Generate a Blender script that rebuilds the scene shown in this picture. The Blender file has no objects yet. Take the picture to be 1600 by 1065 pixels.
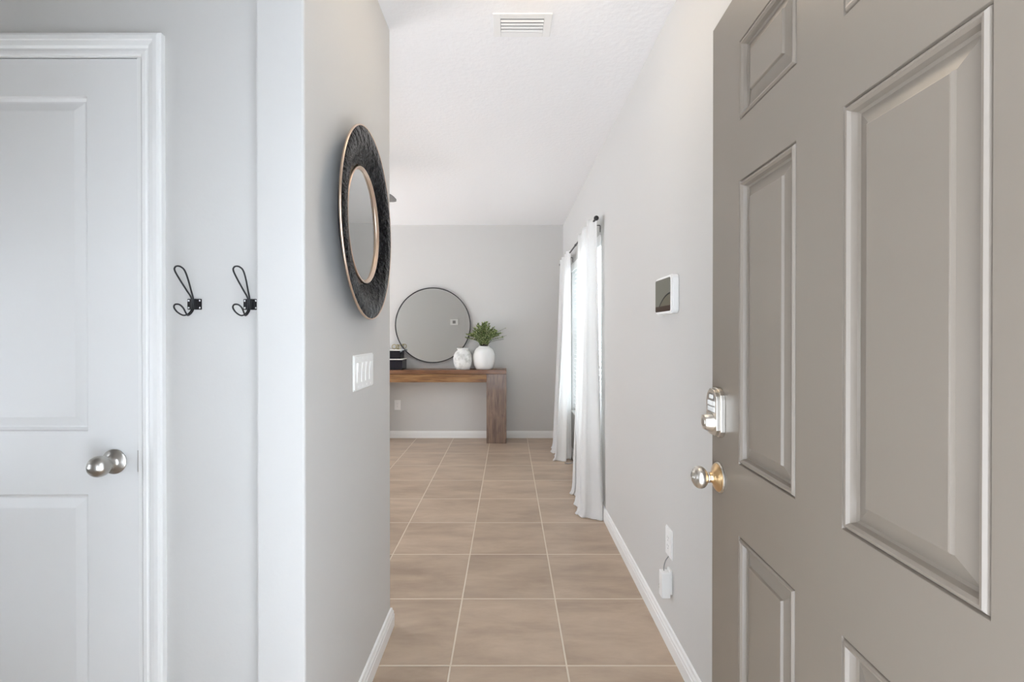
import bpy, bmesh, math, random
from mathutils import Vector, Matrix
random.seed(7)
PI = math.pi
C = bpy.context.scene.collection
sc = bpy.context.scene

# ---------------------------------------------------------------- camera
H = 1.31
cam_d = bpy.data.cameras.new('camera')
cam = bpy.data.objects.new('camera', cam_d); C.objects.link(cam)
cam.location = (0, 0, H)
cam.rotation_euler = (math.radians(90 - 0.24), 0, 0)
cam_d.sensor_width = 36; cam_d.sensor_fit = 'HORIZONTAL'
cam_d.lens = 16.245
cam_d.shift_x = 5 / 1600; cam_d.shift_y = -10 / 1600
cam_d.clip_start = 0.02
sc.camera = cam

# ---------------------------------------------------------------- exposure, world and daylight
sc.view_settings.view_transform = 'Standard'
sc.view_settings.look = 'None'
sc.view_settings.gamma = 1
sc.view_settings.use_curve_mapping = False
sc.view_settings.exposure = 0.38
sc.cycles.max_bounces = 14
sc.cycles.diffuse_bounces = 10
sc.cycles.glossy_bounces = 6
sc.cycles.transmission_bounces = 8
sc.cycles.transparent_max_bounces = 12
sc.cycles.caustics_reflective = False
sc.cycles.caustics_refractive = False
sc.cycles.sample_clamp_indirect = 6
sc.cycles.use_denoising = True

WORLD_STRENGTH = 4.0
w = bpy.data.worlds.new('world'); sc.world = w; w.use_nodes = True
bg = w.node_tree.nodes['Background']
bg.inputs[0].default_value = (0.87, 0.945, 1.045, 1); bg.inputs[1].default_value = WORLD_STRENGTH
_n, _l = w.node_tree.nodes, w.node_tree.links      # overcast sky: dimmer at the horizon, bright overhead
_tc = _n.new('ShaderNodeTexCoord'); _sp = _n.new('ShaderNodeSeparateXYZ'); _l.new(_tc.outputs['Generated'], _sp.inputs[0])
_mr = _n.new('ShaderNodeMapRange'); _mr.interpolation_type = 'SMOOTHSTEP'; _l.new(_sp.outputs[2], _mr.inputs[0])
_mr.inputs[1].default_value = 0.0; _mr.inputs[2].default_value = 0.7
_mr.inputs[3].default_value = WORLD_STRENGTH * 0.47; _mr.inputs[4].default_value = WORLD_STRENGTH * 1.65
_l.new(_mr.outputs[0], bg.inputs[1])

sun_d = bpy.data.lights.new('sun', 'SUN'); sun_d.energy = 26.0; sun_d.angle = math.radians(1.0); sun_d.color = (0.82, 0.95, 1.15)
sun = bpy.data.objects.new('sun', sun_d); C.objects.link(sun)
sun.rotation_euler = Vector((1.0, 0.10, -0.92)).to_track_quat('-Z', 'Y').to_euler()

def portal(name, loc, rot, sx, sy):
    l = bpy.data.lights.new(name, 'AREA'); l.shape = 'RECTANGLE'; l.size = sx; l.size_y = sy
    l.cycles.is_portal = True
    o = bpy.data.objects.new(name, l); C.objects.link(o); o.location = loc; o.rotation_euler = rot
    return o
portal('foyer_portal', (-2.02, 0.72, 1.05), (0, math.radians(-90), 0), 1.0, 0.6)
# openings of the house that let the sky in (portals only guide the sampling of the sky)
portal('doorway_portal', (0.0, 0.10, 1.05), (math.radians(90), 0, 0), 0.96, 2.1)
portal('window_portal', (0.90, 4.185, 1.25), (0, math.radians(90), 0), 1.6, 1.5)
portal('left_room_portal', (-5.02, 4.0, 1.2), (0, math.radians(-90), 0), 2.3, 2.9)

# ---------------------------------------------------------------- materials
def mat(name, col, rough=0.5, metal=0.0, spec=0.5, coat=0.0, aniso=0.0):
    m = bpy.data.materials.new(name); m.use_nodes = True
    b = m.node_tree.nodes['Principled BSDF']
    b.inputs['Base Color'].default_value = (*col, 1)
    b.inputs['Roughness'].default_value = rough
    b.inputs['Metallic'].default_value = metal
    b.inputs['Specular IOR Level'].default_value = spec
    b.inputs['Coat Weight'].default_value = coat
    b.inputs['Anisotropic'].default_value = aniso
    return m
def nodes(m): return m.node_tree.nodes, m.node_tree.links, m.node_tree.nodes['Principled BSDF']
def bump(m, scale, strength, dist=0.002, detail=3, stretch=None, kind='NOISE'):
    n, l, b = nodes(m)
    tc = n.new('ShaderNodeTexCoord'); mp = n.new('ShaderNodeMapping')
    l.new(tc.outputs['Object'], mp.inputs[0])
    if stretch: mp.inputs['Scale'].default_value = stretch
    if kind == 'NOISE':
        t = n.new('ShaderNodeTexNoise'); t.inputs['Scale'].default_value = scale; t.inputs['Detail'].default_value = detail
        out = t.outputs[0]
    else:
        t = n.new('ShaderNodeTexVoronoi'); t.inputs['Scale'].default_value = scale; t.feature = 'SMOOTH_F1'
        out = t.outputs['Distance']
    l.new(mp.outputs[0], t.inputs['Vector'])
    bp = n.new('ShaderNodeBump'); bp.inputs['Strength'].default_value = strength; bp.inputs['Distance'].default_value = dist
    l.new(out, bp.inputs['Height']); l.new(bp.outputs[0], b.inputs['Normal'])
    return m

M_wall = bump(mat('wall_paint', (0.608, 0.599, 0.583), 0.75, spec=0.25), 90, 0.25, 0.001)
M_ceil = bump(mat('ceiling_paint', (0.86, 0.862, 0.872), 0.9, spec=0.1), 40, 0.5, 0.004, 4)
M_trim = mat('trim_paint', (0.84, 0.84, 0.83), 0.35, spec=0.4)
M_cdoor = bump(mat('closet_door_paint', (0.80, 0.80, 0.795), 0.45, spec=0.4), 60, 0.12, 0.001, 3, (1, 1, 0.08))
M_edoor = bump(mat('entry_door_paint', (0.205, 0.172, 0.140), 0.34, spec=0.5), 220, 0.06, 0.0006, 2)
M_steel = bump(mat('brushed_nickel', (0.50, 0.48, 0.45), 0.28, 1.0, aniso=0.6), 200, 0.05, 0.0005)
M_warm = mat('satin_nickel', (0.72, 0.68, 0.62), 0.30, 1.0)
M_gold = mat('aged_brass', (0.78, 0.55, 0.30), 0.28, 1.0)
M_white = mat('white_plastic', (0.85, 0.85, 0.84), 0.35)
M_dark = mat('dark_bronze', (0.035, 0.033, 0.032), 0.45, 0.4)
M_black = mat('black_metal', (0.02, 0.02, 0.022), 0.4, 0.2)
M_screw = mat('screw_steel', (0.75, 0.75, 0.76), 0.25, 0.9)
M_mirror = mat('mirror_glass', (0.56, 0.57, 0.56), 0.0, 1.0)
M_shadowgap = mat('duct_shade', (0.10, 0.10, 0.10), 0.8)
M_button = mat('keypad_white', (0.82, 0.82, 0.80), 0.4)
M_keypadgrey = mat('keypad_grey', (0.35, 0.33, 0.31), 0.35, 0.7)
M_grey = mat('grey_plastic', (0.25, 0.25, 0.25), 0.5)
M_boxblack = mat('black_lacquer', (0.010, 0.009, 0.014), 0.15, spec=0.25)
M_boxwhite = mat('ivory_inlay', (0.80, 0.79, 0.75), 0.4)
M_conc = mat('porch_concrete', (0.52, 0.51, 0.49), 0.9)

def hammered():
    m = mat('hammered_black', (0.005, 0.005, 0.006), 0.10, 0.0, 0.5)
    m.node_tree.nodes['Principled BSDF'].inputs['IOR'].default_value = 1.13
    return bump(m, 38, 0.9, 0.010, 2, (1.0, 0.8, 1.5))
M_ham = hammered()
M_copper = mat('copper_edge', (0.74, 0.58, 0.46), 0.30, 1.0)

def tile_floor():
    m = mat('floor_tile', (0.3, 0.25, 0.2), 0.36, spec=0.4); n, l, b = nodes(m)
    T = 0.457; X0 = -0.2295; Y0 = 1.8136; G = 0.0032
    tc = n.new('ShaderNodeTexCoord'); sp = n.new('ShaderNodeSeparateXYZ'); l.new(tc.outputs['Object'], sp.inputs[0])
    def mth(op, a, b_=None, c=None):
        k = n.new('ShaderNodeMath'); k.operation = op
        for i, v in enumerate((a, b_, c)):
            if v is None: continue
            if isinstance(v, (int, float)): k.inputs[i].default_value = v
            else: l.new(v, k.inputs[i])
        return k.outputs[0]
    u = mth('DIVIDE', mth('SUBTRACT', sp.outputs[0], X0), T); v = mth('DIVIDE', mth('SUBTRACT', sp.outputs[1], Y0), T)
    def edge(a):
        d = mth('ABSOLUTE', mth('SUBTRACT', mth('FRACT', a), 0.5))    # 0.5 at the joint
        return mth('SUBTRACT', 0.5, d)
    e = mth('MULTIPLY', mth('MINIMUM', edge(u), edge(v)), T)           # metres from joint
    mr = n.new('ShaderNodeMapRange'); mr.interpolation_type = 'SMOOTHSTEP'
    l.new(e, mr.inputs[0]); mr.inputs[1].default_value = G * 0.75; mr.inputs[2].default_value = G * 1.35
    mask = mr.outputs[0]
    cb = n.new('ShaderNodeCombineXYZ'); l.new(mth('FLOOR', u), cb.inputs[0]); l.new(mth('FLOOR', v), cb.inputs[1])
    wn = n.new('ShaderNodeTexWhiteNoise'); wn.noise_dimensions = '2D'; l.new(cb.outputs[0], wn.inputs['Vector'])
    # cloudy streaks, different on each tile
    vm = n.new('ShaderNodeVectorMath'); vm.operation = 'MULTIPLY_ADD'; l.new(wn.outputs['Color'], vm.inputs[0]); vm.inputs[1].default_value = (9, 9, 9)
    mp = n.new('ShaderNodeMapping'); mp.inputs['Scale'].default_value = (0.55, 1.7, 1); l.new(tc.outputs['Object'], mp.inputs[0])
    l.new(mp.outputs[0], vm.inputs[2])
    nz = n.new('ShaderNodeTexNoise'); nz.inputs['Scale'].default_value = 3.5; nz.inputs['Detail'].default_value = 8; nz.inputs['Roughness'].default_value = 0.62; nz.inputs['Distortion'].default_value = 0.25
    l.new(vm.outputs[0], nz.inputs['Vector'])
    rp = n.new('ShaderNodeValToRGB'); l.new(nz.outputs[0], rp.inputs[0])
    rp.color_ramp.elements[0].position = 0.30; rp.color_ramp.elements[0].color = (0.335, 0.250, 0.184, 1)
    rp.color_ramp.elements[1].position = 0.72; rp.color_ramp.elements[1].color = (0.55, 0.43, 0.325, 1)
    hs = n.new('ShaderNodeHueSaturation'); l.new(rp.outputs[0], hs.inputs['Color'])
    l.new(mth('MULTIPLY_ADD', wn.outputs['Value'], 0.12, 0.94), hs.inputs['Value'])
    mx = n.new('ShaderNodeMix'); mx.data_type = 'RGBA'; l.new(mask, mx.inputs[0])
    mx.inputs[6].default_value = (0.68, 0.60, 0.49, 1); l.new(hs.outputs[0], mx.inputs[7]); l.new(mx.outputs[2], b.inputs['Base Color'])
    l.new(mth('MULTIPLY_ADD', nz.outputs[0], 0.2, 0.28), b.inputs['Roughness'])
    bp = n.new('ShaderNodeBump'); bp.inputs['Strength'].default_value = 0.5; bp.inputs['Distance'].default_value = 0.0015
    l.new(mask, bp.inputs['Height']); l.new(bp.outputs[0], b.inputs['Normal'])
    return m
M_tile = tile_floor()

def wood(name, stretch, rot=(0, 0, 0), dark=(0.085, 0.035, 0.016), mid=(0.19, 0.085, 0.038), light=(0.29, 0.145, 0.070)):
    m = mat(name, mid, 0.33, spec=0.45, coat=0.15); n, l, b = nodes(m)
    tc = n.new('ShaderNodeTexCoord'); mp = n.new('ShaderNodeMapping'); mp.inputs['Scale'].default_value = stretch
    l.new(tc.outputs['Object'], mp.inputs[0])
    nz = n.new('ShaderNodeTexNoise'); nz.inputs['Scale'].default_value = 6; nz.inputs['Detail'].default_value = 7; nz.inputs['Distortion'].default_value = 1.3
    l.new(mp.outputs[0], nz.inputs['Vector'])
    r = n.new('ShaderNodeValToRGB'); l.new(nz.outputs[0], r.inputs[0])
    e = r.color_ramp.elements; e[0].position = 0.28; e[0].color = (*dark, 1); e[1].position = 0.75; e[1].color = (*light, 1)
    q = e.new(0.5); q.color = (*mid, 1)
    l.new(r.outputs[0], b.inputs['Base Color'])
    bp = n.new('ShaderNodeBump'); bp.inputs['Strength'].default_value = 0.15; bp.inputs['Distance'].default_value = 0.001
    l.new(nz.outputs[0], bp.inputs['Height']); l.new(bp.outputs[0], b.inputs['Normal'])
    return m
M_woodH = wood('walnut_lengthwise', (0.5, 6, 7))
M_woodA = wood('walnut_sapwood', (0.6, 5, 9), dark=(0.12, 0.05, 0.018), mid=(0.26, 0.13, 0.05), light=(0.42, 0.24, 0.10))
M_woodV = wood('walnut_upright_glare', (6, 6, 0.7), dark=(0.10, 0.062, 0.045), mid=(0.19, 0.125, 0.092), light=(0.28, 0.19, 0.14))  # legs greyer: cool window glare put into the wood colour

def cloth():
    m = bpy.data.materials.new('curtain_linen'); m.use_nodes = True; n, l = m.node_tree.nodes, m.node_tree.links
    b = n['Principled BSDF']; b.inputs['Base Color'].default_value = (0.92, 0.92, 0.92, 1); b.inputs['Roughness'].default_value = 0.9; b.inputs['Specular IOR Level'].default_value = 0.1
    t = n.new('ShaderNodeBsdfTranslucent'); t.inputs[0].default_value = (0.93, 0.93, 0.92, 1)
    mx = n.new('ShaderNodeMixShader'); mx.inputs[0].default_value = 0.46
    l.new(b.outputs[0], mx.inputs[1]); l.new(t.outputs[0], mx.inputs[2]); l.new(mx.outputs[0], n['Material Output'].inputs[0])
    return m
M_cloth = cloth()
def glass():
    m = bpy.data.materials.new('window_glass'); m.use_nodes = True; n, l = m.node_tree.nodes, m.node_tree.links
    n.remove(n['Principled BSDF'])
    t = n.new('ShaderNodeBsdfTransparent'); t.inputs[0].default_value = (0.95, 0.97, 0.96, 1)
    g = n.new('ShaderNodeBsdfGlossy'); g.inputs['Roughness'].default_value = 0.0
    mx = n.new('ShaderNodeMixShader'); mx.inputs[0].default_value = 0.05; l.new(t.outputs[0], mx.inputs[1]); l.new(g.outputs[0], mx.inputs[2])
    l.new(mx.outputs[0], n['Material Output'].inputs[0]); return m
M_glass = glass()
def emis(name, col, s):
    m = mat(name, col, 0.3); b = m.node_tree.nodes['Principled BSDF']
    b.inputs['Emission Color'].default_value = (*col, 1); b.inputs['Emission Strength'].default_value = s; return m
M_dome = emis('lit_frosted_glass', (1.0, 0.83, 0.62), 6.5)
M_vase = bump(mat('matt_white_ceramic', (0.80, 0.80, 0.785), 0.7, spec=0.3), 260, 0.25, 0.001)
def mottled():
    m = mat('whitewashed_ceramic', (0.78, 0.78, 0.75), 0.6); n, l, b = nodes(m)
    tc = n.new('ShaderNodeTexCoord'); nz = n.new('ShaderNodeTexNoise'); nz.inputs['Scale'].default_value = 16; nz.inputs['Detail'].default_value = 5
    l.new(tc.outputs['Object'], nz.inputs['Vector'])
    r = n.new('ShaderNodeValToRGB'); l.new(nz.outputs[0], r.inputs[0])
    r.color_ramp.elements[0].position = 0.36; r.color_ramp.elements[0].color = (0.55, 0.55, 0.52, 1)
    r.color_ramp.elements[1].position = 0.55; r.color_ramp.elements[1].color = (0.80, 0.80, 0.78, 1)
    l.new(r.outputs[0], b.inputs['Base Color']); return m
M_mott = mottled()
def leafm():
    m = mat('leaf_green', (0.10, 0.2, 0.04), 0.5); n, l, b = nodes(m)
    gi = n.new('ShaderNodeNewGeometry'); r = n.new('ShaderNodeValToRGB'); l.new(gi.outputs['Random Per Island'], r.inputs[0])
    e = r.color_ramp.elements; e[0].color = (0.06, 0.10, 0.03, 1); e[1].color = (0.62, 0.66, 0.36, 1); q = e.new(0.55); q.color = (0.24, 0.33, 0.11, 1)
    l.new(r.outputs[0], b.inputs['Base Color']); return m
M_leaf = leafm()
M_stem = mat('twig_brown', (0.06, 0.055, 0.045), 0.7)

# ---------------------------------------------------------------- mesh helpers
def link(name, bm, m, parent=None, smooth=False, bevel=0.0, auto=None):
    bmesh.ops.recalc_face_normals(bm, faces=bm.faces)
    me = bpy.data.meshes.new(name); bm.to_mesh(me); bm.free()
    o = bpy.data.objects.new(name, me); C.objects.link(o)
    for k in (m if isinstance(m, (list, tuple)) else [m]): me.materials.append(k)
    if parent: o.parent = parent
    if smooth or auto is not None:
        for p in me.polygons: p.use_smooth = True
        if auto is not None: me.set_sharp_from_angle(angle=math.radians(auto))
    if bevel:
        b = o.modifiers.new('bevel', 'BEVEL'); b.width = bevel; b.segments = 2; b.limit_method = 'ANGLE'; b.angle_limit = math.radians(40)
    return o
def tag(o, label=None, cat=None, group=None, kind=None):
    if label: o['label'] = label
    if cat: o['category'] = cat
    if group: o['group'] = group
    if kind: o['kind'] = kind
    return o
def thing(name, label, cat, loc=(0, 0, 0), rz=0.0, group=None, kind=None):
    o = bpy.data.objects.new(name, None); C.objects.link(o); o.empty_display_size = 0.05
    o.location = loc; o.rotation_euler = (0, 0, rz)
    return tag(o, label, cat, group, kind)
def box(bm, x0, x1, y0, y1, z0, z1):
    vs = [bm.verts.new((x, y, z)) for x in (x0, x1) for y in (y0, y1) for z in (z0, z1)]
    for f in ((0,1,3,2), (4,6,7,5), (0,4,5,1), (2,3,7,6), (0,2,6,4), (1,5,7,3)): bm.faces.new([vs[i] for i in f])
def bx(*a):
    bm = bmesh.new(); box(bm, *a); return bm
def tube(bm, pts, r, seg=8, closed=False, caps=True):
    pts = [Vector(p) for p in pts]; n = len(pts); rings = []; up = None
    for i, p in enumerate(pts):
        if closed: t = (pts[(i+1) % n] - pts[i-1]).normalized()
        else: t = (pts[min(i+1, n-1)] - pts[max(i-1, 0)]).normalized()
        if up is None:
            up = Vector((0, 0, 1)) if abs(t.z) < 0.9 else Vector((1, 0, 0))
        a = (up - t * up.dot(t)).normalized(); up = a; b = t.cross(a)
        rr = r[i] if isinstance(r, (list, tuple)) else r
        rings.append([bm.verts.new(p + (a*math.cos(2*PI*k/seg) + b*math.sin(2*PI*k/seg))*rr) for k in range(seg)])
    for i in range(n if closed else n-1):
        A, B = rings[i], rings[(i+1) % n]
        for k in range(seg): bm.faces.new((A[k], A[(k+1) % seg], B[(k+1) % seg], B[k]))
    if caps and not closed:
        bm.faces.new(rings[0]); bm.faces.new(rings[-1])
def lathe(bm, prof, seg=40, mtx=None):
    """prof: (r, h) revolved round +Z, closed where r is 0."""
    rings = []
    for r, h in prof:
        if r < 1e-6: v = [bm.verts.new((0, 0, h))]
        else: v = [bm.verts.new((r*math.cos(2*PI*k/seg), r*math.sin(2*PI*k/seg), h)) for k in range(seg)]
        rings.append(v)
    for A, B in zip(rings, rings[1:]):
        if len(A) == 1 and len(B) == 1: continue
        for k in range(seg):
            if len(A) == 1: bm.faces.new((A[0], B[k], B[(k+1) % seg]))
            elif len(B) == 1: bm.faces.new((A[k], A[(k+1) % seg], B[0]))
            else: bm.faces.new((A[k], A[(k+1) % seg], B[(k+1) % seg], B[k]))
    if mtx is not None: bmesh.ops.transform(bm, matrix=mtx, verts=bm.verts)
def spline(pts, k=8, closed=False):
    P = [Vector(p) for p in pts]; n = len(P); out = []
    for i in range(n if closed else n-1):
        if closed: a, b, c, d = P[i-1], P[i], P[(i+1) % n], P[(i+2) % n]
        else: a, b, c, d = P[max(i-1, 0)], P[i], P[i+1], P[min(i+2, n-1)]
        for j in range(k):
            t = j/k
            out.append(0.5*((2*b) + (c-a)*t + (2*a-5*b+4*c-d)*t*t + (3*b-a-3*c+d)*t**3))
    if not closed: out.append(P[-1])
    return out
def prism(bm, poly, d0, d1, to):
    """2-D polygon extruded between depths; to(u, v, d) -> xyz"""
    A = [bm.verts.new(to(u, v, d0)) for u, v in poly]; B = [bm.verts.new(to(u, v, d1)) for u, v in poly]
    n = len(poly)
    bm.faces.new(A); bm.faces.new(B[::-1])
    for i in range(n): bm.faces.new((A[i], A[(i+1) % n], B[(i+1) % n], B[i]))
def rrect(w, h, r, k=6, cx=0, cy=0):
    out = []
    for qx, qy, a0 in ((1, 1, 0), (-1, 1, 90), (-1, -1, 180), (1, -1, 270)):
        for j in range(k+1):
            a = math.radians(a0 + 90*j/k); out.append((cx + qx*(w/2-r) + r*math.cos(a), cy + qy*(h/2-r) + r*math.sin(a)))
    return out

# ---------------------------------------------------------------- room shell
XR = 0.675; XL = -0.527; YF = 5.75; ZC = 2.649
YCL = 1.24; YCOL = 1.191; YBK = 2.05
def struct(name, bm, m, label, cat='wall', **k):
    return tag(link(name, bm, m, **k), label, cat, kind='structure')
struct('floor', bx(-5.2, 0.88, 0.10, 5.95, -0.1, 0.0), M_tile, 'square beige tile floor with pale grout running down the hall', 'floor')
struct('ceiling', bx(-5.2, 0.88, 0.10, 5.95, ZC, ZC+0.12), M_ceil, 'white textured ceiling over the hall and room', 'ceiling')
# right wall with the window opening
WY0, WY1, WZ0, WZ1 = 3.38, 4.92, 0.477, 2.03
bm = bmesh.new()
box(bm, XR, 0.88, 0.26, WY0, 0, ZC); box(bm, XR, 0.88, WY1, YF, 0, ZC)
box(bm, XR, 0.88, WY0, WY1, 0, WZ0); box(bm, XR, 0.88, WY0, WY1, WZ1, ZC)
struct('wall_right', bm, M_wall, 'long greige wall on the right holding window and alarm panel')
struct('wall_far', bx(-5.2, 0.88, YF, 5.95, 0, ZC), M_wall, 'greige end wall behind the wooden console table')
struct('wall_left', bx(-0.652, XL, YCOL, YBK, 0, ZC), M_wall, 'short greige wall on the left carrying the black round mirror', bevel=0.006)
# closet front wall with door opening
DX1 = -0.985; DX0 = -1.725; DZ = 2.052
bm = bmesh.new()
box(bm, DX1, -0.652, YCL, 1.36, 0, ZC); box(bm, -2.0, DX0, YCL, 1.36, 0, ZC); box(bm, DX0, DX1, YCL, 1.36, DZ, ZC)
struct('wall_closet', bm, M_wall, 'greige wall around the white closet door')
struct('wall_middle', bx(-5.0, -0.652, 1.93, YBK, 0, ZC), M_wall, 'greige wall seen reflected in the thin framed mirror')
# front wall with entry doorway
bm = bmesh.new()
box(bm, -2.2, -0.49, 0.12, 0.26, 0, ZC); box(bm, 0.475, 0.88, 0.12, 0.26, 0, ZC); box(bm, -0.49, 0.475, 0.12, 0.26, 2.10, ZC)
struct('wall_front', bm, M_wall, 'front wall around the open entry doorway')
bm = bmesh.new()   # foyer side wall; unseen opening added to let light onto the closet door
box(bm, -2.2, -2.0, 0.26, 0.42, 0, ZC); box(bm, -2.2, -2.0, 1.02, 2.0, 0, ZC); box(bm, -2.2, -2.0, 0.42, 1.02, 0, 0.75); box(bm, -2.2, -2.0, 0.42, 1.02, 1.45, ZC)
struct('wall_foyer', bm, M_wall, 'greige side wall at the left end of the foyer')
bm = bmesh.new()   # left room outer wall with a wide opening
box(bm, -5.2, -5.0, 1.93, 2.5, 0, ZC); box(bm, -5.2, -5.0, 5.45, 5.95, 0, ZC); box(bm, -5.2, -5.0, 2.5, 5.45, 0, 0.05); box(bm, -5.2, -5.0, 2.5, 5.45, 2.35, ZC)
struct('wall_outer', bm, M_wall, 'outer wall on the far left side of the room')
struct('ground', bx(-30, 30, -30, 40, -0.30, -0.12), M_conc, 'pale concrete ground outside the house', 'ground')

bm = bmesh.new(); box(bm, -1.6, 1.6, -2.6, 0.12, 2.55, 2.85); box(bm, 1.4, 1.6, -2.6, 0.12, -0.12, 2.55); box(bm, -1.6, -1.3, -2.6, -2.3, -0.12, 2.55)
struct('added_porch_shade', bm, M_trim, 'added porch roof and side wall, out of view, shading the entry doorway', 'porch')  # unseen roof and wall added to cut the daylight at the doorway
# baseboards: profile (depth out of wall, height)
BB = [(0, 0), (0.015, 0), (0.015, 0.052), (0.013, 0.056), (0.013, 0.066), (0.009, 0.074), (0.007, 0.084), (0.0, 0.088)]
def baseboard(name, path, label):
    """path: list of (x, y, nx, ny): wall line points with mitred outward offset direction."""
    bm = bmesh.new(); rows = []
    for x, y, nx, ny in path: rows.append([bm.verts.new((x + nx*d, y + ny*d, z)) for d, z in BB])
    for A, B in zip(rows, rows[1:]):
        for k in range(len(BB)): bm.faces.new((A[k], A[(k+1) % len(BB)], B[(k+1) % len(BB)], B[k]))
    bm.faces.new(rows[0]); bm.faces.new(rows[-1])
    struct(name, bm, M_trim, label, 'baseboard')
baseboard('baseboard_right', [(XR, 0.27, -1, 0), (XR, YF-0.0, -1, 0)], 'white baseboard along the right wall')
baseboard('baseboard_far', [(-4.98, YF, 0, -1), (XR-0.016, YF, 0, -1)], 'white baseboard along the end wall behind the table')
baseboard('baseboard_left', [(-0.652, YCOL, 0, -1), (XL, YCOL, 1, -1), (XL, YBK, 1, 1), (-4.9, YBK, 0, 1)], 'white baseboard wrapping the short left wall')
baseboard('baseboard_closet', [(-0.668, YCL, 0, -1), (-0.91, YCL, 0, -1)], 'white baseboard below the coat hooks')

# ---------------------------------------------------------------- panelled door slab
def slab(bm, u0, u1, v0, v1, panels, thick, to):
    us = sorted({u0, u1, *[p[0] for p in panels], *[p[1] for p in panels]}); vs = sorted({v0, v1, *[p[2] for p in panels], *[p[3] for p in panels]})
    cache = {}
    def V(u, v, d):
        k = (round(u, 5), round(v, 5), round(d, 5))
        if k not in cache: cache[k] = bm.verts.new(to(u, v, d))
        return cache[k]
    for a, b in zip(us, us[1:]):
        for c, d in zip(vs, vs[1:]):
            if any(p[0] <= a+1e-6 and b-1e-6 <= p[1] and p[2] <= c+1e-6 and d-1e-6 <= p[3] for p in panels): continue
            bm.faces.new((V(a, c, 0), V(b, c, 0), V(b, d, 0), V(a, d, 0)))
    for a, b, c, d in panels:     # reveal of each panel opening
        for (p, q) in (((a, c), (b, c)), ((b, c), (b, d)), ((b, d), (a, d)), ((a, d), (a, c))):
            bm.faces.new((V(*p, 0), V(*q, 0), V(*q, -0.012), V(*p, -0.012)))
    for a, b in zip(us, us[1:]):
        for c, d in ((v0, 0), (v1, 0)):
            bm.faces.new((V(a, c, 0), V(b, c, 0), V(b, c, -thick), V(a, c, -thick)))
        for c, d in zip(vs, vs[1:]): bm.faces.new((V(a, c, -thick), V(b, c, -thick), V(b, d, -thick), V(a, d, -thick)))
    for c, d in zip(vs, vs[1:]):
        for u in (u0, u1): bm.faces.new((V(u, c, 0), V(u, d, 0), V(u, d, -thick), V(u, c, -thick)))
def panel(bm, p, prof, to, back=-0.020):
    a, b, c, d = p; rows = []
    for i, dep in prof:
        rows.append([bm.verts.new(to(u, v, dep)) for u, v in ((a+i, c+i), (b-i, c+i), (b-i, d-i), (a+i, d-i))])
    for A, B in zip(rows, rows[1:]):
        for k in range(4): bm.faces.new((A[k], A[(k+1) % 4], B[(k+1) % 4], B[k]))
    bm.faces.new(rows[-1])
    R = [bm.verts.new(to(u, v, back)) for u, v in ((a, c), (b, c), (b, d), (a, d))]
    for k in range(4): bm.faces.new((R[k], R[(k+1) % 4], rows[0][(k+1) % 4], rows[0][k]))
    bm.faces.new(R[::-1])

# ---- closet door (door_1)
d1 = thing('door_1', 'white two-panel closet door on the left with brushed knob', 'door', (DX1-0.013, 1.243, 0), kind='structure')
toC = lambda u, v, d: (u - (DX1-0.013), 0.002 - d, v)
U1 = -0.9985; U0 = -1.7115
P1 = [(U0+0.137, -1.135, 1.045, 1.944), (U0+0.137, -1.135, 0.24, 0.873)]
bm = bmesh.new(); slab(bm, U0, U1, 0.012, 2.046, P1, 0.035, toC)
link('door_slab', bm, M_cdoor, d1, bevel=0.0012)
for p in P1:
    bm = bmesh.new(); panel(bm, p, [(0.0, -0.0003), (0.002, -0.0055), (0.009, -0.0095), (0.013, -0.0095), (0.036, -0.003), (0.039, -0.0028)], toC)
    link('panel', bm, M_cdoor, d1)
kn = (-1.063 - (DX1-0.013), 0.002, 0.963)
Rf = Matrix.Translation(kn) @ Matrix.Rotation(PI/2, 4, 'X')     # +Z -> -Y
bm = bmesh.new(); lathe(bm, [(0, 0), (0.0325, 0), (0.0335, 0.003), (0.031, 0.006), (0.020, 0.010), (0.013, 0.016), (0.0115, 0.026), (0.013, 0.030), (0, 0.030)], 48, Rf)
ro = link('rosette', bm, M_steel, d1, auto=50)
bm = bmesh.new(); lathe(bm, [(0, 0.024)] + [(0.0275*math.sin(a), 0.048-0.023*math.cos(a)) for a in [PI*k/18 for k in range(3, 16)]] + [(0.012, 0.0705), (0, 0.0712)], 48, Rf)
link('knob', bm, M_steel, d1, smooth=True)
bm = bmesh.new(); box(bm, U1-0.003-(DX1-0.013)+0.001, U1+0.004-(DX1-0.013), 0.001, 0.028, 0.935, 0.993); link('latch_plate', bm, M_steel, d1)
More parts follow.
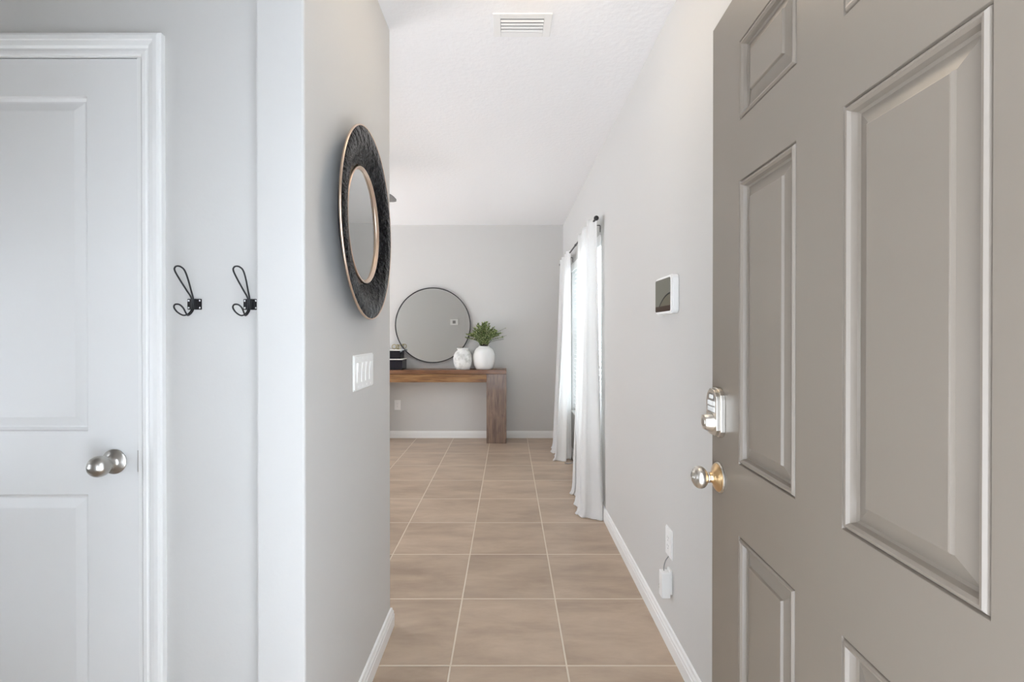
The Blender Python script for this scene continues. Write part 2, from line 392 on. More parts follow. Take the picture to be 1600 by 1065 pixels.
# jamb + casing of the closet door
bm = bmesh.new()
box(bm, DX1-0.011, DX1, YCL+0.001, 1.36, 0, DZ); box(bm, DX0, DX0+0.011, YCL+0.001, 1.36, 0, DZ)
box(bm, DX0, DX1, YCL+0.001, 1.36, DZ-0.003, DZ+0.012)
struct('trim_2', bm, M_trim, 'white jamb lining the closet doorway', 'door jamb')
CP = [(0, 0), (0, 0.009), (0.004, 0.0115), (0.012, 0.0115), (0.015, 0.0095), (0.019, 0.0095), (0.024, 0.014), (0.036, 0.0165), (0.0375, 0.020), (0.048, 0.0205), (0.054, 0.0185), (0.057, 0.014), (0.057, 0)]
def casing(name, xr, xl, zt, y, label):
    bm = bmesh.new(); rows = []
    for (x, z, sx, sz) in ((xr, 0, 1, 0), (xr, zt, 1, 1), (xl, zt, -1, 1), (xl, 0, -1, 0)):
        rows.append([bm.verts.new((x + sx*o_, y - d, z + sz*o_)) for o_, d in CP])
    n = len(CP)
    for A, B in zip(rows, rows[1:]):
        for k in range(n-1): bm.faces.new((A[k], A[k+1], B[k+1], B[k]))
        bm.faces.new((A[-1], A[0], B[0], B[-1]))
    bm.faces.new(rows[0]); bm.faces.new(rows[-1])
    struct(name, bm, M_trim, label, 'door casing')
casing('trim_1', -0.977, -1.733, 2.046, YCL, 'white moulded casing framing the closet door')

# ---- entry door (door_2), hinged at the right, swung open
ang = math.atan(0.0415)
# local frame: origin at latch edge on the face, u along door towards the hinge, d out of the face towards the hall
dirY = Vector((0.0415, 1, 0)).normalized(); nrm = Vector((-dirY.y, dirY.x, 0))
O = Vector((0.498, 1.13, 0))
def joints(m):
    # hairline joints where the mullion meets the rails
    n, l, b = nodes(m); old = b.inputs['Normal'].links[0].from_node
    tc = n.new('ShaderNodeTexCoord'); sp = n.new('ShaderNodeSeparateXYZ'); l.new(tc.outputs['Object'], sp.inputs[0])
    dt = n.new('ShaderNodeVectorMath'); dt.operation = 'DOT_PRODUCT'; l.new(tc.outputs['Object'], dt.inputs[0]); dt.inputs[1].default_value = tuple(-dirY)
    def cmp(sock, v, e):
        k = n.new('ShaderNodeMath'); k.operation = 'COMPARE'; l.new(sock, k.inputs[0]); k.inputs[1].default_value = v; k.inputs[2].default_value = e; return k.outputs[0]
    tot = None
    for z in (0.875, 1.029, 1.633, 1.762):
        c = cmp(sp.outputs[2], z, 0.0006)
        if tot is None: tot = c
        else:
            k = n.new('ShaderNodeMath'); k.operation = 'MAXIMUM'; l.new(tot, k.inputs[0]); l.new(c, k.inputs[1]); tot = k.outputs[0]
    u = cmp(dt.outputs['Value'], 0.4095, 0.0585)
    k = n.new('ShaderNodeMath'); k.operation = 'MULTIPLY'; l.new(tot, k.inputs[0]); l.new(u, k.inputs[1])
    bp = n.new('ShaderNodeBump'); bp.invert = True; bp.inputs['Strength'].default_value = 0.5; bp.inputs['Distance'].default_value = 0.001
    l.new(k.outputs[0], bp.inputs['Height']); l.new(old.outputs[0], bp.inputs['Normal']); l.new(bp.outputs[0], b.inputs['Normal'])
    return m
M_eslab = joints(M_edoor.copy())
d2 = thing('door_2', 'taupe six-panel entry door swung open on the right with keypad lock', 'door', O, kind='structure')
toE = lambda u, v, d: tuple(-dirY*u + nrm*d + Vector((0, 0, v)))
WD = 0.824
cu = [(0.143, 0.351), (0.468, 0.681)]; cv = [(0.24, 0.875), (1.029, 1.633), (1.762, 1.930)]
PE = [(a, b, c, d) for a, b in cu for c, d in cv]
bm = bmesh.new(); slab(bm, 0, WD, 0.012, 2.045, PE, 0.044, toE)
link('door_slab', bm, M_eslab, d2, bevel=0.0010)
prE = [(0.0, -0.0003), (0.0018, -0.0045), (0.0038, -0.0005), (0.0065, 0.0022), (0.0095, 0.0018), (0.013, -0.002), (0.0155, -0.0095), (0.0195, -0.0115), (0.043, -0.0048), (0.0445, -0.0006), (0.046, 0.0)]
for p in PE:
    bm = bmesh.new(); panel(bm, p, prE, toE, -0.022); link('panel', bm, M_edoor, d2)
# knob
kc = Vector(toE(0.042, 0.969, 0)); RE = Matrix.Translation(kc) @ nrm.to_track_quat('Z', 'Y').to_matrix().to_4x4()
bm = bmesh.new(); lathe(bm, [(0, 0.0), (0.035, 0), (0.0355, 0.002), (0.0335, 0.0045), (0, 0.0045)], 48, RE); link('rosette_rim', bm, M_warm, d2, auto=40)
bm = bmesh.new(); lathe(bm, [(0, 0.004), (0.0315, 0.004), (0.0325, 0.006), (0.029, 0.009), (0.019, 0.0125), (0.0125, 0.018), (0.0105, 0.026), (0, 0.026)], 48, RE)
link('rosette', bm, M_gold, d2, auto=50)['label'] = 'brass coloured rose behind the knob'
bm = bmesh.new()
prof = [(0, 0.024), (0.0125, 0.024), (0.013, 0.027), (0.011, 0.029)] + [(0.0262*math.sin(a), 0.0455-0.0185*math.cos(a)) for a in [PI*k/16 for k in range(3, 15)]] + [(0.010, 0.0632), (0, 0.0636)]
lathe(bm, prof, 48, RE); kb = link('knob', bm, M_warm, d2, smooth=True)
bm = bmesh.new(); lathe(bm, [(0.0035, 0.0634), (0.0045, 0.0646), (0.0035, 0.065), (0, 0.0642)], 24, RE); link('keyhole', bm, M_steel, kb)
# keypad deadbolt
def outline(s=0.0):
    w_, zb, zt = 0.033-s, 1.068+s, 1.182-s
    pts = [(-w_*0.62, zb), (w_*0.62, zb), (w_, zb+0.014), (w_, zt-0.026)]
    for k in range(1, 8):
        a = k/8*PI; pts.append((w_*math.cos(a)*0.98, zt-0.026+0.026*math.sin(a)))
    pts += [(-w_, zt-0.026), (-w_, zb+0.014)]
    return pts
toK = lambda u, v, d: toE(0.043+u, v, d)
bm = bmesh.new(); prism(bm, outline(0), 0.0, 0.010, toK); prism(bm, outline(0.003), 0.0099, 0.019, toK)
kp = link('keypad_lock', bm, M_warm, d2, bevel=0.0008); kp['label'] = 'satin nickel keypad deadbolt housing'
bm = bmesh.new(); prism(bm, [(-0.020, 1.123), (0.020, 1.123), (0.020, 1.155), (0.012, 1.168), (-0.012, 1.168), (-0.020, 1.155)], 0.0185, 0.0196, toK); link('keypad_face', bm, M_keypadgrey, kp)
bm = bmesh.new(); prism(bm, rrect(0.020, 0.009, 0.002, 4, 0, 1.160), 0.0192, 0.0206, toK); link('indicator', bm, M_button, kp)
for z in (1.145, 1.131):
    for u in (-0.0145, -0.0048, 0.0048, 0.0145):
        bm = bmesh.new(); prism(bm, rrect(0.0092, 0.0108, 0.0016, 4, u, z), 0.0192, 0.0212, toK); link('key_button', bm, M_button, kp)
cc = Vector(toE(0.043, 1.100, 0)); RC = Matrix.Translation(cc) @ nrm.to_track_quat('Z', 'Y').to_matrix().to_4x4()
bm = bmesh.new(); lathe(bm, [(0, 0.018), (0.0215, 0.018), (0.0215, 0.021), (0.0175, 0.036), (0.0165, 0.0375), (0, 0.0375)], 40, RC); cy = link('lock_cylinder', bm, M_warm, kp, auto=40)
for o_ in (1,):
    bm = bmesh.new(); lathe(bm, [(0, 0.0370), (0.0095, 0.0370), (0.0095, 0.0385), (0.008, 0.0388), (0, 0.0388)], 28, RC); tag(link('lock_core', bm, M_steel, kp, auto=40))
# edge plates on the latch side and hinges
bm = bmesh.new(); prism(bm, [(-0.0012, 0.94), (0.001, 0.94), (0.001, 1.0), (-0.0012, 1.0)], -0.034, -0.010, toE); link('latch_plate', bm, M_warm, d2)
for z in (0.30, 1.08, 1.86):
    bm = bmesh.new(); p = Vector(toE(WD+0.004, z, 0.002)); tube(bm, [p - Vector((0, 0, 0.05)), p + Vector((0, 0, 0.05))], 0.006, 12); link('hinge', bm, M_steel, d2)

# ---------------------------------------------------------------- window (structure) and its blind
w1 = thing('window_1', 'tall white-framed window behind the curtains in the right wall', 'window', (XR+0.13, (WY0+WY1)/2, WZ0), kind='structure')
def loc(bm, o):
    bmesh.ops.translate(bm, vec=-Vector(o.location), verts=bm.verts); return bm
bm = bmesh.new(); fx0, fx1, ft = XR+0.12, XR+0.17, 0.045
box(bm, fx0, fx1, WY0, WY0+ft, WZ0, WZ1); box(bm, fx0, fx1, WY1-ft, WY1, WZ0, WZ1); box(bm, fx0, fx1, WY0+ft, WY1-ft, WZ0, WZ0+ft); box(bm, fx0, fx1, WY0+ft, WY1-ft, WZ1-ft, WZ1)
link('window_frame', loc(bm, w1), M_trim, w1)
link('meeting_rail', loc(bx(fx0-0.006, fx1-0.01, WY0+ft, WY1-ft, 1.22, 1.262), w1), M_trim, w1)
for z0, z1 in ((WZ0+ft, 1.22), (1.262, WZ1-ft)):
    link('glass_pane', loc(bx(fx0+0.022, fx0+0.026, WY0+ft, WY1-ft, z0, z1), w1), M_glass, w1)
link('window_sill', loc(bx(XR-0.012, fx0, WY0+0.001, WY1-0.001, WZ0-0.001, WZ0+0.012), w1), M_trim, w1)

bl = thing('window_blind', 'white horizontal slat blind hanging in the window between the curtains', 'window blind', (XR+0.05, (WY0+WY1)/2, 2.02))
bm = bmesh.new(); box(bm, XR+0.02, XR+0.075, WY0+0.012, WY1-0.012, 1.985, 2.026); link('headrail', loc(bm, bl), M_white, bl)
bm = bmesh.new(); prism(bm, [(-0.022, 1.950), (-0.014, 1.950), (-0.012, 1.962), (-0.009, 1.965), (-0.009, 2.010), (-0.012, 2.013), (-0.016, 2.027), (-0.022, 2.027)][::1], WY0+0.004, WY1-0.004, lambda u, v, d: (XR-0.0+u+0.012, d, v))
link('valance', loc(bm, bl), M_white, bl)
bm = bmesh.new(); z = 1.940; tilt = math.radians(4)
while z > 0.545:
    cx = XR+0.045; hx = 0.024*math.cos(tilt); hz = 0.024*math.sin(tilt)
    prism(bm, [(cx-hx, z-hz), (cx+hx, z+hz), (cx+hx-0.0012, z+hz+0.0026), (cx-hx-0.0012, z-hz+0.0026)], WY0+0.012, WY1-0.012, lambda u, v, d: (u, d, v))
    z -= 0.043
link('slats', loc(bm, bl), M_white, bl)
link('bottom_rail', loc(bx(XR+0.022, XR+0.070, WY0+0.012, WY1-0.012, 0.505, 0.523), bl), M_white, bl)
for y in (WY0+0.2, (WY0+WY1)/2, WY1-0.2):
    bm = bmesh.new(); tube(bm, [(XR+0.018, y, 0.523), (XR+0.018, y, 1.99)], 0.0012, 5); link('ladder_cord', loc(bm, bl), M_white, bl)

# ---------------------------------------------------------------- curtain rod and curtains
RX, RZ_, RY0, RY1 = 0.61, 2.108, 3.245, 5.42
rod = thing('curtain_rod', 'thin black curtain rod with disc finials above the window', 'curtain rod', (RX, RY0, RZ_))
bm = bmesh.new(); tube(bm, [(RX, RY0, RZ_), (RX, RY1, RZ_)], 0.0075, 12); link('rod', loc(bm, rod), M_black, rod)
bm = bmesh.new(); tube(bm, [(RX, 4.2, RZ_), (RX, 4.24, RZ_)], 0.0105, 12); link('joint_sleeve', loc(bm, rod), M_black, rod)
for y, s in ((RY0, -1), (RY1, 1)):
    bm = bmesh.new()
    lathe(bm, [(0, -0.002), (0.009, -0.002), (0.010, 0.004), (0.008, 0.008), (0.0165, 0.012), (0.0175, 0.019), (0.0165, 0.026), (0.007, 0.028), (0.005, 0.031), (0, 0.032)], 28,
          Matrix.Translation((RX, y, RZ_)) @ Matrix.Rotation(PI/2 * (1 if s < 0 else -1), 4, 'X'))
    link('finial', loc(bm, rod), M_black, rod, auto=40)
for y in (3.40, 4.86):
    bm = bmesh.new()
    tube(bm, [(RX-0.001, y, RZ_-0.010), (XR-0.006, y, RZ_-0.010), (XR-0.003, y, RZ_-0.014), (XR-0.003, y, RZ_-0.06)], 0.0032, 8)
    link('bracket', loc(bm, rod), M_black, rod)

def curtain(name, label, top, bot, nf, phase, skew, seed, x0=None):
    """cloth sheet hanging in folds: top/bot = (y0, y1, x mean, amplitude)"""
    rnd = random.Random(seed); NU, NV = 260, 70
    ph = [rnd.uniform(-0.5, 0.5) for _ in range(nf*2+4)]; am = [rnd.uniform(0.6, 1.15) for _ in range(nf*2+4)]
    am[0] = am[1] = 1.1; am[2] = 1.0; ph[0] = ph[1] = 0.0
    org = Vector((RX, top[0], 0)); bm = bmesh.new(); G = []
    for j in range(NV+1):
        t = j/NV; row = []                                # t=0 top
        e = t**1.3
        for i in range(NU+1):
            u = i/NU
            y = (top[0]*(1-e)+bot[0]*e)*(1-u) + (top[1]*(1-e)+bot[1]*e)*u
            xm = top[2]*(1-e)+bot[2]*e; A = top[3]*(1-e)+bot[3]*e
            k = u*nf*2; i0 = int(k); f = k-i0
            a_ = am[i0]*(1-f)+am[min(i0+1, nf*2)]*f; p_ = ph[i0]*(1-f)+ph[min(i0+1, nf*2)]*f
            wv = math.sin(2*PI*nf*u + phase + p_*e*1.4)
            x = xm + A*a_*wv + 0.006*e*math.sin(37*u+seed) + skew*e*(u-0.5)
            y += 0.018*e*math.sin(2*PI*nf*u*2+phase)      # folds roll over
            x += 0.005*(0.4+e)*math.sin(2*PI*nf*u*3.3+seed+2*t); y += 0.014*(0.4+e)*math.sin(2*PI*nf*u*4.1+seed*2+1.5*t)
            x = min(x, XR-0.008 if t < 0.95 else XR-0.017)
            z = (RZ_+0.022)*(1-t) + 0.004*t
            if t > 0.955:                                 # hem breaks and spreads on the tiles
                q = (t-0.955)/0.045; x -= 0.022*q*q*(1 if wv < 0.3 else 0.2); y -= 0.035*q*q*(0.6+0.4*math.sin(9*u+seed))
                z = 0.004 + max(0, 1-q)**1.6*0.09*(1-0.0)
            row.append(bm.verts.new(Vector((x, y, z))-org))
        G.append(row)
    for A_, B_ in zip(G, G[1:]):
        for i in range(NU): bm.faces.new((A_[i], A_[i+1], B_[i+1], B_[i]))
    o = thing(name, label, 'curtain', org)
    c = link('curtain_panel', bm, M_cloth, o, smooth=True)
    s = c.modifiers.new('thick', 'SOLIDIFY'); s.thickness = 0.0022
    return o
curtain('curtain', 'nearer white curtain panel pooling on the floor', (3.275, 3.98, 0.598, 0.022), (3.215, 3.82, 0.585, 0.078), 3, PI*0.5, -0.01, 3)
curtain('curtain', 'farther white curtain panel near the room corner', (4.61, 5.36, 0.608, 0.026), (4.70, 5.34, 0.575, 0.085), 4, PI*0.9, 0.03, 11)

# cable by the far curtain hem
bm = bmesh.new(); tube(bm, spline([(0.662, 4.60, 0.16), (0.655, 4.58, 0.10), (0.640, 4.58, 0.03), (0.60, 4.60, 0.008), (0.56, 4.62, 0.006)]), 0.004, 8)
tag(link('extension_cord', bm, M_grey, smooth=True), 'short dark cord lying at the hem of the farther curtain', 'cord')

# ---------------------------------------------------------------- console table
TX1 = -0.028; TX0 = -1.84; TY0 = 5.458; TY1 = 5.73; TZ = 0.868
tb = thing('console_table', 'walnut brown console table with thick block legs against the end wall', 'console table', ((TX0+TX1)/2, (TY0+TY1)/2, 0))
link('tabletop', loc(bx(TX0, TX1, TY0, TY1, TZ-0.046, TZ), tb), M_woodH, tb, bevel=0.002)
link('apron', loc(bx(TX0+0.235, TX1-0.235, TY0+0.014, TY1-0.01, TZ-0.146, TZ-0.0495), tb), M_woodA, tb, bevel=0.002)
for a in (TX0, TX1-0.236):
    link('leg', loc(bx(a, a+0.236, TY0+0.001, TY1-0.001, 0, TZ-0.0475), tb), M_woodV, tb, bevel=0.003)

# ---------------------------------------------------------------- round mirror over the table
mr = thing('round_mirror', 'large round wall mirror with thin dark frame above the console table', 'mirror', (-0.938, YF-0.028, 1.402), rz=math.radians(1.75))
R = 0.463; MX = Matrix.Rotation(PI/2, 4, 'X')
bm = bmesh.new(); lathe(bm, [(R-0.008, -0.012), (R+0.003, -0.012), (R+0.003, 0.012), (R-0.008, 0.012), (R-0.008, -0.012)], 128, MX); link('frame', bm, M_black, mr, auto=30)
bm = bmesh.new(); lathe(bm, [(0, -0.004), (R-0.007, -0.004), (R-0.007, 0.002), (0, 0.002)], 128, MX); link('mirror_glass', bm, M_mirror, mr)

# ---------------------------------------------------------------- decor on the table
bm = bmesh.new()
prof = [(0, 0), (0.092, 0), (0.100, 0.006), (0.118, 0.045), (0.130, 0.095), (0.134, 0.140), (0.130, 0.180), (0.116, 0.222), (0.095, 0.252), (0.072, 0.266), (0.066, 0.270), (0.066, 0.279), (0.062, 0.281), (0.058, 0.277), (0.058, 0.262), (0.090, 0.240), (0.118, 0.190), (0.122, 0.14), (0.10, 0.04), (0, 0.02)]
lathe(bm, prof, 56); o = link('vase', bm, M_vase, smooth=True); o.location = (-0.300, 5.600, TZ)
tag(o, 'wide round white vase holding the green sprigs', 'vase')
bm = bmesh.new()
prof = [(0, 0), (0.084, 0), (0.088, 0.005), (0.098, 0.03), (0.110, 0.085), (0.113, 0.13), (0.108, 0.170), (0.092, 0.205), (0.074, 0.222), (0.066, 0.230), (0.065, 0.240), (0.072, 0.250), (0.072, 0.256), (0.066, 0.257), (0.060, 0.240), (0.062, 0.225), (0.09, 0.19), (0.10, 0.13), (0.08, 0.02), (0, 0.015)]
lathe(bm, prof, 56)
for v in bm.verts:
    s = 1 + 0.02*math.sin(7*math.atan2(v.co.y, v.co.x) + 30*v.co.z)*(1 if v.co.z > 0.02 else 0)
    v.co.x *= s; v.co.y *= s
o = link('vase', bm, M_mott, smooth=True); o.location = (-0.556, 5.585, TZ)
tag(o, 'smaller mottled white jar-shaped vase standing left of the sprigs', 'vase')

pl = thing('green_sprigs', 'leafy green sprigs standing in the wide white vase', 'plant', (-0.300, 5.600, TZ+0.262))
rnd = random.Random(5); bs = bmesh.new(); lf = bmesh.new()
def leaf(bm, p, d, n, L, W):
    d = d.normalized(); s = d.cross(n).normalized(); n = s.cross(d)
    pts = [(0, 0, 0), (0.3, 0.45, 0.05), (0.65, 0.40, 0.06), (1, 0, -0.02), (0.65, -0.40, 0.06), (0.3, -0.45, 0.05)]
    V = [bm.verts.new(p + d*a*L + s*b*W + n*c*L) for a, b, c in pts]
    bm.faces.new((V[0], V[1], V[2], V[3])); bm.faces.new((V[0], V[3], V[4], V[5]))
for k in range(84):
    sp = rnd.uniform(-1, 1); dark = k % 5 == 0
    reach = rnd.uniform(0.17, 0.30) * (1.12 if dark else 1)
    tip = Vector((sp*0.235*rnd.uniform(0.7, 1.05), rnd.uniform(-0.13, 0.075), (0.07 + 0.20*(1-abs(sp)**1.6*0.65))*rnd.uniform(0.75, 1.12) * (1.08 if dark else 1)))
    if k == 1: tip = Vector((0.262, -0.03, 0.145))
    if k == 2: tip = Vector((0.225, -0.05, 0.10))
    if k == 3: tip = Vector((0.26, 0.0, 0.235))
    if k == 4: tip = Vector((-0.075, -0.03, 0.285))
    base = Vector((rnd.uniform(-0.035, 0.035), rnd.uniform(-0.035, 0.035), -0.03))
    mid = (base+tip)/2 + Vector((-tip.x*0.18, -tip.y*0.1, 0.03))
    pts = spline([base, mid, tip], 7); tube(bs, pts, [0.0022-0.0014*i/len(pts) for i in range(len(pts))], 5)
    for i, p in enumerate(pts[4:]):
        t = (i+4)/len(pts); d = (pts[min(i+5, len(pts)-1)] - pts[i+3]).normalized()
        sparse = k in (1, 2, 3, 4)
        for q in range(3 if sparse else 7):
            a = rnd.uniform(0, 2*PI); side = Vector((math.cos(a), math.sin(a), rnd.uniform(-0.2, 0.5))).normalized()
            pp = p + d*rnd.uniform(-0.006, 0.006)
            leaf(lf, pp, d*0.7+side*0.9, Vector((rnd.uniform(-1, 1), rnd.uniform(-1, 1), 1)), rnd.uniform(0.008, 0.012) if sparse else rnd.uniform(0.014, 0.025), 0.012)
link('stems', bs, M_stem, pl); lo = link('leaves', lf, M_leaf, pl)

def keepsake(name, x1, w_, y0, y1, z0, z1, label):
    o = thing(name, label, 'box', (x1-w_/2, (y0+y1)/2, z0), group=None)
    link('box_body', loc(bx(x1-w_, x1, y0, y1, z0, z1-0.012), o), M_boxblack, o, bevel=0.002)
    link('lid', loc(bx(x1-w_-0.002, x1+0.002, y0-0.002, y1+0.002, z1-0.012, z1), o), M_boxwhite, o, bevel=0.002)
    return o
keepsake('decorative_box', -1.262, 0.36, 5.468, 5.705, TZ, TZ+0.131, 'black box with white edge, larger lower one of the stack on the table')
keepsake('decorative_box', -1.290, 0.30, 5.490, 5.70, TZ+0.131, TZ+0.240, 'black box with white top, smaller one stacked on the larger box')
def ring(bm, c, R_, r, rot):
    c = Vector(c); tube(bm, [c + rot @ Vector((R_*math.cos(a), R_*math.sin(a), 0)) for a in [2*PI*i/24 for i in range(24)]], r, 8, closed=True)
cn = thing('chain_ornament', 'small brass loop chain ornament lying on the upper black box', 'ornament', (-1.36, 5.53, TZ+0.240))
for c, rot in (((-0.012, 0, 0.034), Matrix.Rotation(PI/2, 3, 'X')), ((0.026, 0.006, 0.032), Matrix.Rotation(1.1, 3, 'Z') @ Matrix.Rotation(PI/2, 3, 'X')), ((0.044, 0.012, 0.030), Matrix.Rotation(-0.5, 3, 'Z') @ Matrix.Rotation(PI/2-0.15, 3, 'X'))):
    bm = bmesh.new(); ring(bm, c, 0.026, 0.005, rot); link('chain_link', bm, mat('dull_brass', (0.42, 0.36, 0.20), 0.4, 0.8), cn, smooth=True)

# ---------------------------------------------------------------- black round mirror on the left wall
near = Vector((-0.472, 1.300, 0)); far = Vector((-0.498, 1.954, 0))
ax = (far-near).normalized(); nn = Vector((ax.y, -ax.x, 0))     # out of the wall
cen = (near+far)/2; cen.z = 1.684
bk = thing('framed_mirror', 'round mirror with wide hammered black frame and copper edge on the left wall', 'mirror', cen)
MB_ = Matrix((( ax.x, 0, nn.x), (ax.y, 0, nn.y), (0, 1, 0))).to_4x4()    # local x->ax, y->up, z->nn
RO, RI = 0.327, 0.196
bm = bmesh.new()
ringp = [(RO-0.002, -0.001), (RO-0.02, 0.0035), (RO-0.06, 0.001), (RI+0.045, -0.010), (RI+0.012, -0.021), (RI+0.002, -0.0255)]
lathe(bm, ringp + [(RI+0.002, -0.031), (RI+0.05, -0.025), (RO-0.05, -0.008), (RO-0.002, -0.005), (RO-0.002, -0.001)], 128, MB_); link('hammered_frame', bm, M_ham, bk, smooth=True)
bm = bmesh.new(); lathe(bm, [(RO-0.003, -0.006), (RO+0.001, -0.006), (RO+0.0012, -0.001), (RO-0.0005, 0.0008), (RO-0.003, 0.0005), (RO-0.003, -0.006)], 128, MB_); link('outer_rim', bm, M_copper, bk, smooth=True)
bm = bmesh.new(); lathe(bm, [(RI+0.003, -0.028), (RI+0.0035, -0.020), (RI+0.001, -0.0185), (RI-0.002, -0.020), (RI-0.003, -0.025), (RI-0.007, -0.0255), (RI-0.008, -0.030), (RI+0.003, -0.030)], 128, MB_); link('inner_rim', bm, M_copper, bk, smooth=True)
bm = bmesh.new(); lathe(bm, [(0, -0.0285), (RI-0.004, -0.0285), (RI-0.004, -0.031), (0, -0.031)], 96, MB_); link('mirror_glass', bm, M_mirror, bk)
bm = bmesh.new(); lathe(bm, [(0, -0.0315), (0.235, -0.0315), (0.262, -0.022), (0.262, -0.026), (0.245, -0.036), (0, -0.036)], 96, MB_); link('back_plate', bm, M_dark, bk)

# ---------------------------------------------------------------- switches, outlets, panel
def plate_on_x(bm, X, s, yc, zc, w_, h, t=0.006):
    prism(bm, rrect(w_, h, 0.004, 3), 0, t*0.4, lambda u, v, d: (X+s*d, yc+u, zc+v)); prism(bm, rrect(w_-0.008, h-0.008, 0.003, 3), t*0.4, t, lambda u, v, d: (X+s*d, yc+u, zc+v))
sw = thing('light_switch', 'white four-rocker light switch plate below the black round mirror', 'light switch', (XL, 1.670, 1.171))
bm = bmesh.new(); plate_on_x(bm, 0, 1, 0, 0, 0.222, 0.124); link('wall_plate', bm, M_white, sw, bevel=0.001)
for k in range(4):
    y = (k-1.5)*0.046
    bm = bmesh.new(); prism(bm, [(-0.034, 0.0058), (-0.034, 0.0075), (0.0, 0.0085), (0.034, 0.0125), (0.034, 0.0058)], y-0.0165, y+0.0165, lambda u, v, d: (v, d, u)); link('rocker', bm, M_white, sw)
    for z in (-0.049, 0.049):
        bm = bmesh.new(); lathe(bm, [(0, 0.0058), (0.0032, 0.0058), (0.003, 0.0068), (0, 0.007)], 12, Matrix.Translation((0, y, z)) @ Matrix.Rotation(PI/2, 4, 'Y')); link('screw', bm, M_white, sw)

def outlet(loc_, rot, label):
    o = thing('power_outlet', label, 'outlet', loc_, rz=rot)    # local +x out of the wall
    bm = bmesh.new(); plate_on_x(bm, 0, 1, 0, 0, 0.078, 0.122); link('wall_plate', bm, M_white, o, bevel=0.001)
    for z in (-0.017, 0.017):
        bm = bmesh.new(); prism(bm, rrect(0.033, 0.030, 0.006, 4, 0, z), 0.0055, 0.0075, lambda u, v, d: (d, u, v)); s = link('socket', bm, M_white, o)
        bm = bmesh.new()
        for y in (-0.0065, 0.0065): box(bm, 0.0074, 0.0078, y-0.001, y+0.001, z, z+0.008)
        box(bm, 0.0074, 0.0078, -0.002, 0.002, z-0.010, z-0.006); link('slots', bm, M_grey, s)
    return o
outlet((XR, 1.935, 0.431), PI, 'white wall outlet low on the right wall beside the entry door')
outlet((-1.385, YF, 0.410), -PI/2, 'white wall outlet on the end wall under the console table')

ad = thing('power_adapter', 'white plug-in adapter box hanging below the outlet on the right wall', 'adapter', (XR, 1.92, 0.268))
link('adapter_body', bx(-0.044, -0.008, -0.020, 0.018, -0.054, 0.050), M_white, ad, bevel=0.003)
link('mounting_plate', bx(-0.0085, -0.0003, -0.018, 0.022, -0.040, 0.058), M_white, ad, bevel=0.001)
bm = bmesh.new(); tube(bm, spline([(-0.028, 0.004, 0.049), (-0.027, 0.006, 0.066), (-0.020, 0.010, 0.086), (-0.010, 0.012, 0.100), (-0.003, 0.014, 0.106)]), 0.0022, 8); link('cable', bm, M_grey, ad, smooth=True)
bm = bmesh.new()
for z in (-0.024, -0.036): box(bm, -0.040, -0.030, 0.017, 0.036, z-0.002, z+0.002)
link('prongs', bm, M_steel, ad)

def screen_mat():
    m = mat('panel_screen', (0.02, 0.02, 0.02), 0.5, spec=0.08); n, l, b = nodes(m)
    tc = n.new('ShaderNodeTexCoord'); sp = n.new('ShaderNodeSeparateXYZ'); l.new(tc.outputs['Object'], sp.inputs[0])
    def mth(op, a, b_=None):
        k = n.new('ShaderNodeMath'); k.operation = op
        for i, v in enumerate((a, b_)):
            if v is None: continue
            if isinstance(v, (int, float)): k.inputs[i].default_value = v
            else: l.new(v, k.inputs[i])
        return k.outputs[0]
    y, z = sp.outputs[1], sp.outputs[2]       # local, panel centre origin; near edge is -y
    dx = mth('ADD', y, 0.10); dz = mth('ADD', z, 0.238)
    r = mth('SQRT', mth('ADD', mth('MULTIPLY', dx, dx), mth('MULTIPLY', dz, dz)))
    arc = mth('LESS_THAN', mth('ABSOLUTE', mth('SUBTRACT', r, 0.2424)), 0.0032)
    base = mth('LESS_THAN', z, -0.045)
    inside = mth('LESS_THAN', r, 0.2424)
    def mix(f, a, b_):
        k = n.new('ShaderNodeMix'); k.data_type = 'RGBA'; l.new(f, k.inputs[0])
        for i, v in ((6, a), (7, b_)):
            if isinstance(v, tuple): k.inputs[i].default_value = (*v, 1)
            else: l.new(v, k.inputs[i])
        return k.outputs[2]
    c = mix(inside, (0.165, 0.160, 0.130), (0.125, 0.112, 0.078)); c = mix(arc, c, (0.008, 0.008, 0.007)); c = mix(base, c, (0.045, 0.024, 0.014))
    b.inputs['Base Color'].default_value = (0.01, 0.01, 0.01, 1); l.new(c, b.inputs['Emission Color']); b.inputs['Emission Strength'].default_value = 0.75
    return m
tp = thing('alarm_panel', 'white rounded alarm touch panel with dark screen on the right wall', 'alarm panel', (XR, 1.935, 1.466))
bm = bmesh.new(); toT = lambda u, v, d: (-d, u, v)
prism(bm, rrect(0.205, 0.158, 0.020, 8), 0, 0.024, toT); prism(bm, rrect(0.199, 0.152, 0.018, 8), 0.024, 0.029, toT); link('housing', bm, M_white, tp, bevel=0.003)
bm = bmesh.new(); prism(bm, rrect(0.185, 0.136, 0.008, 6, 0.006, 0.0), 0.0285, 0.0298, toT); link('screen', bm, screen_mat(), tp)

th = thing('thermostat', 'small white thermostat with dark display reflected in the thin framed mirror', 'thermostat', (-0.885, YBK, 1.525))
link('housing', bx(-0.078, 0.078, 0, 0.024, -0.058, 0.058), M_white, th, bevel=0.004)
link('screen', bx(-0.030, 0.030, 0.0235, 0.0255, -0.030, 0.030), M_grey, th)

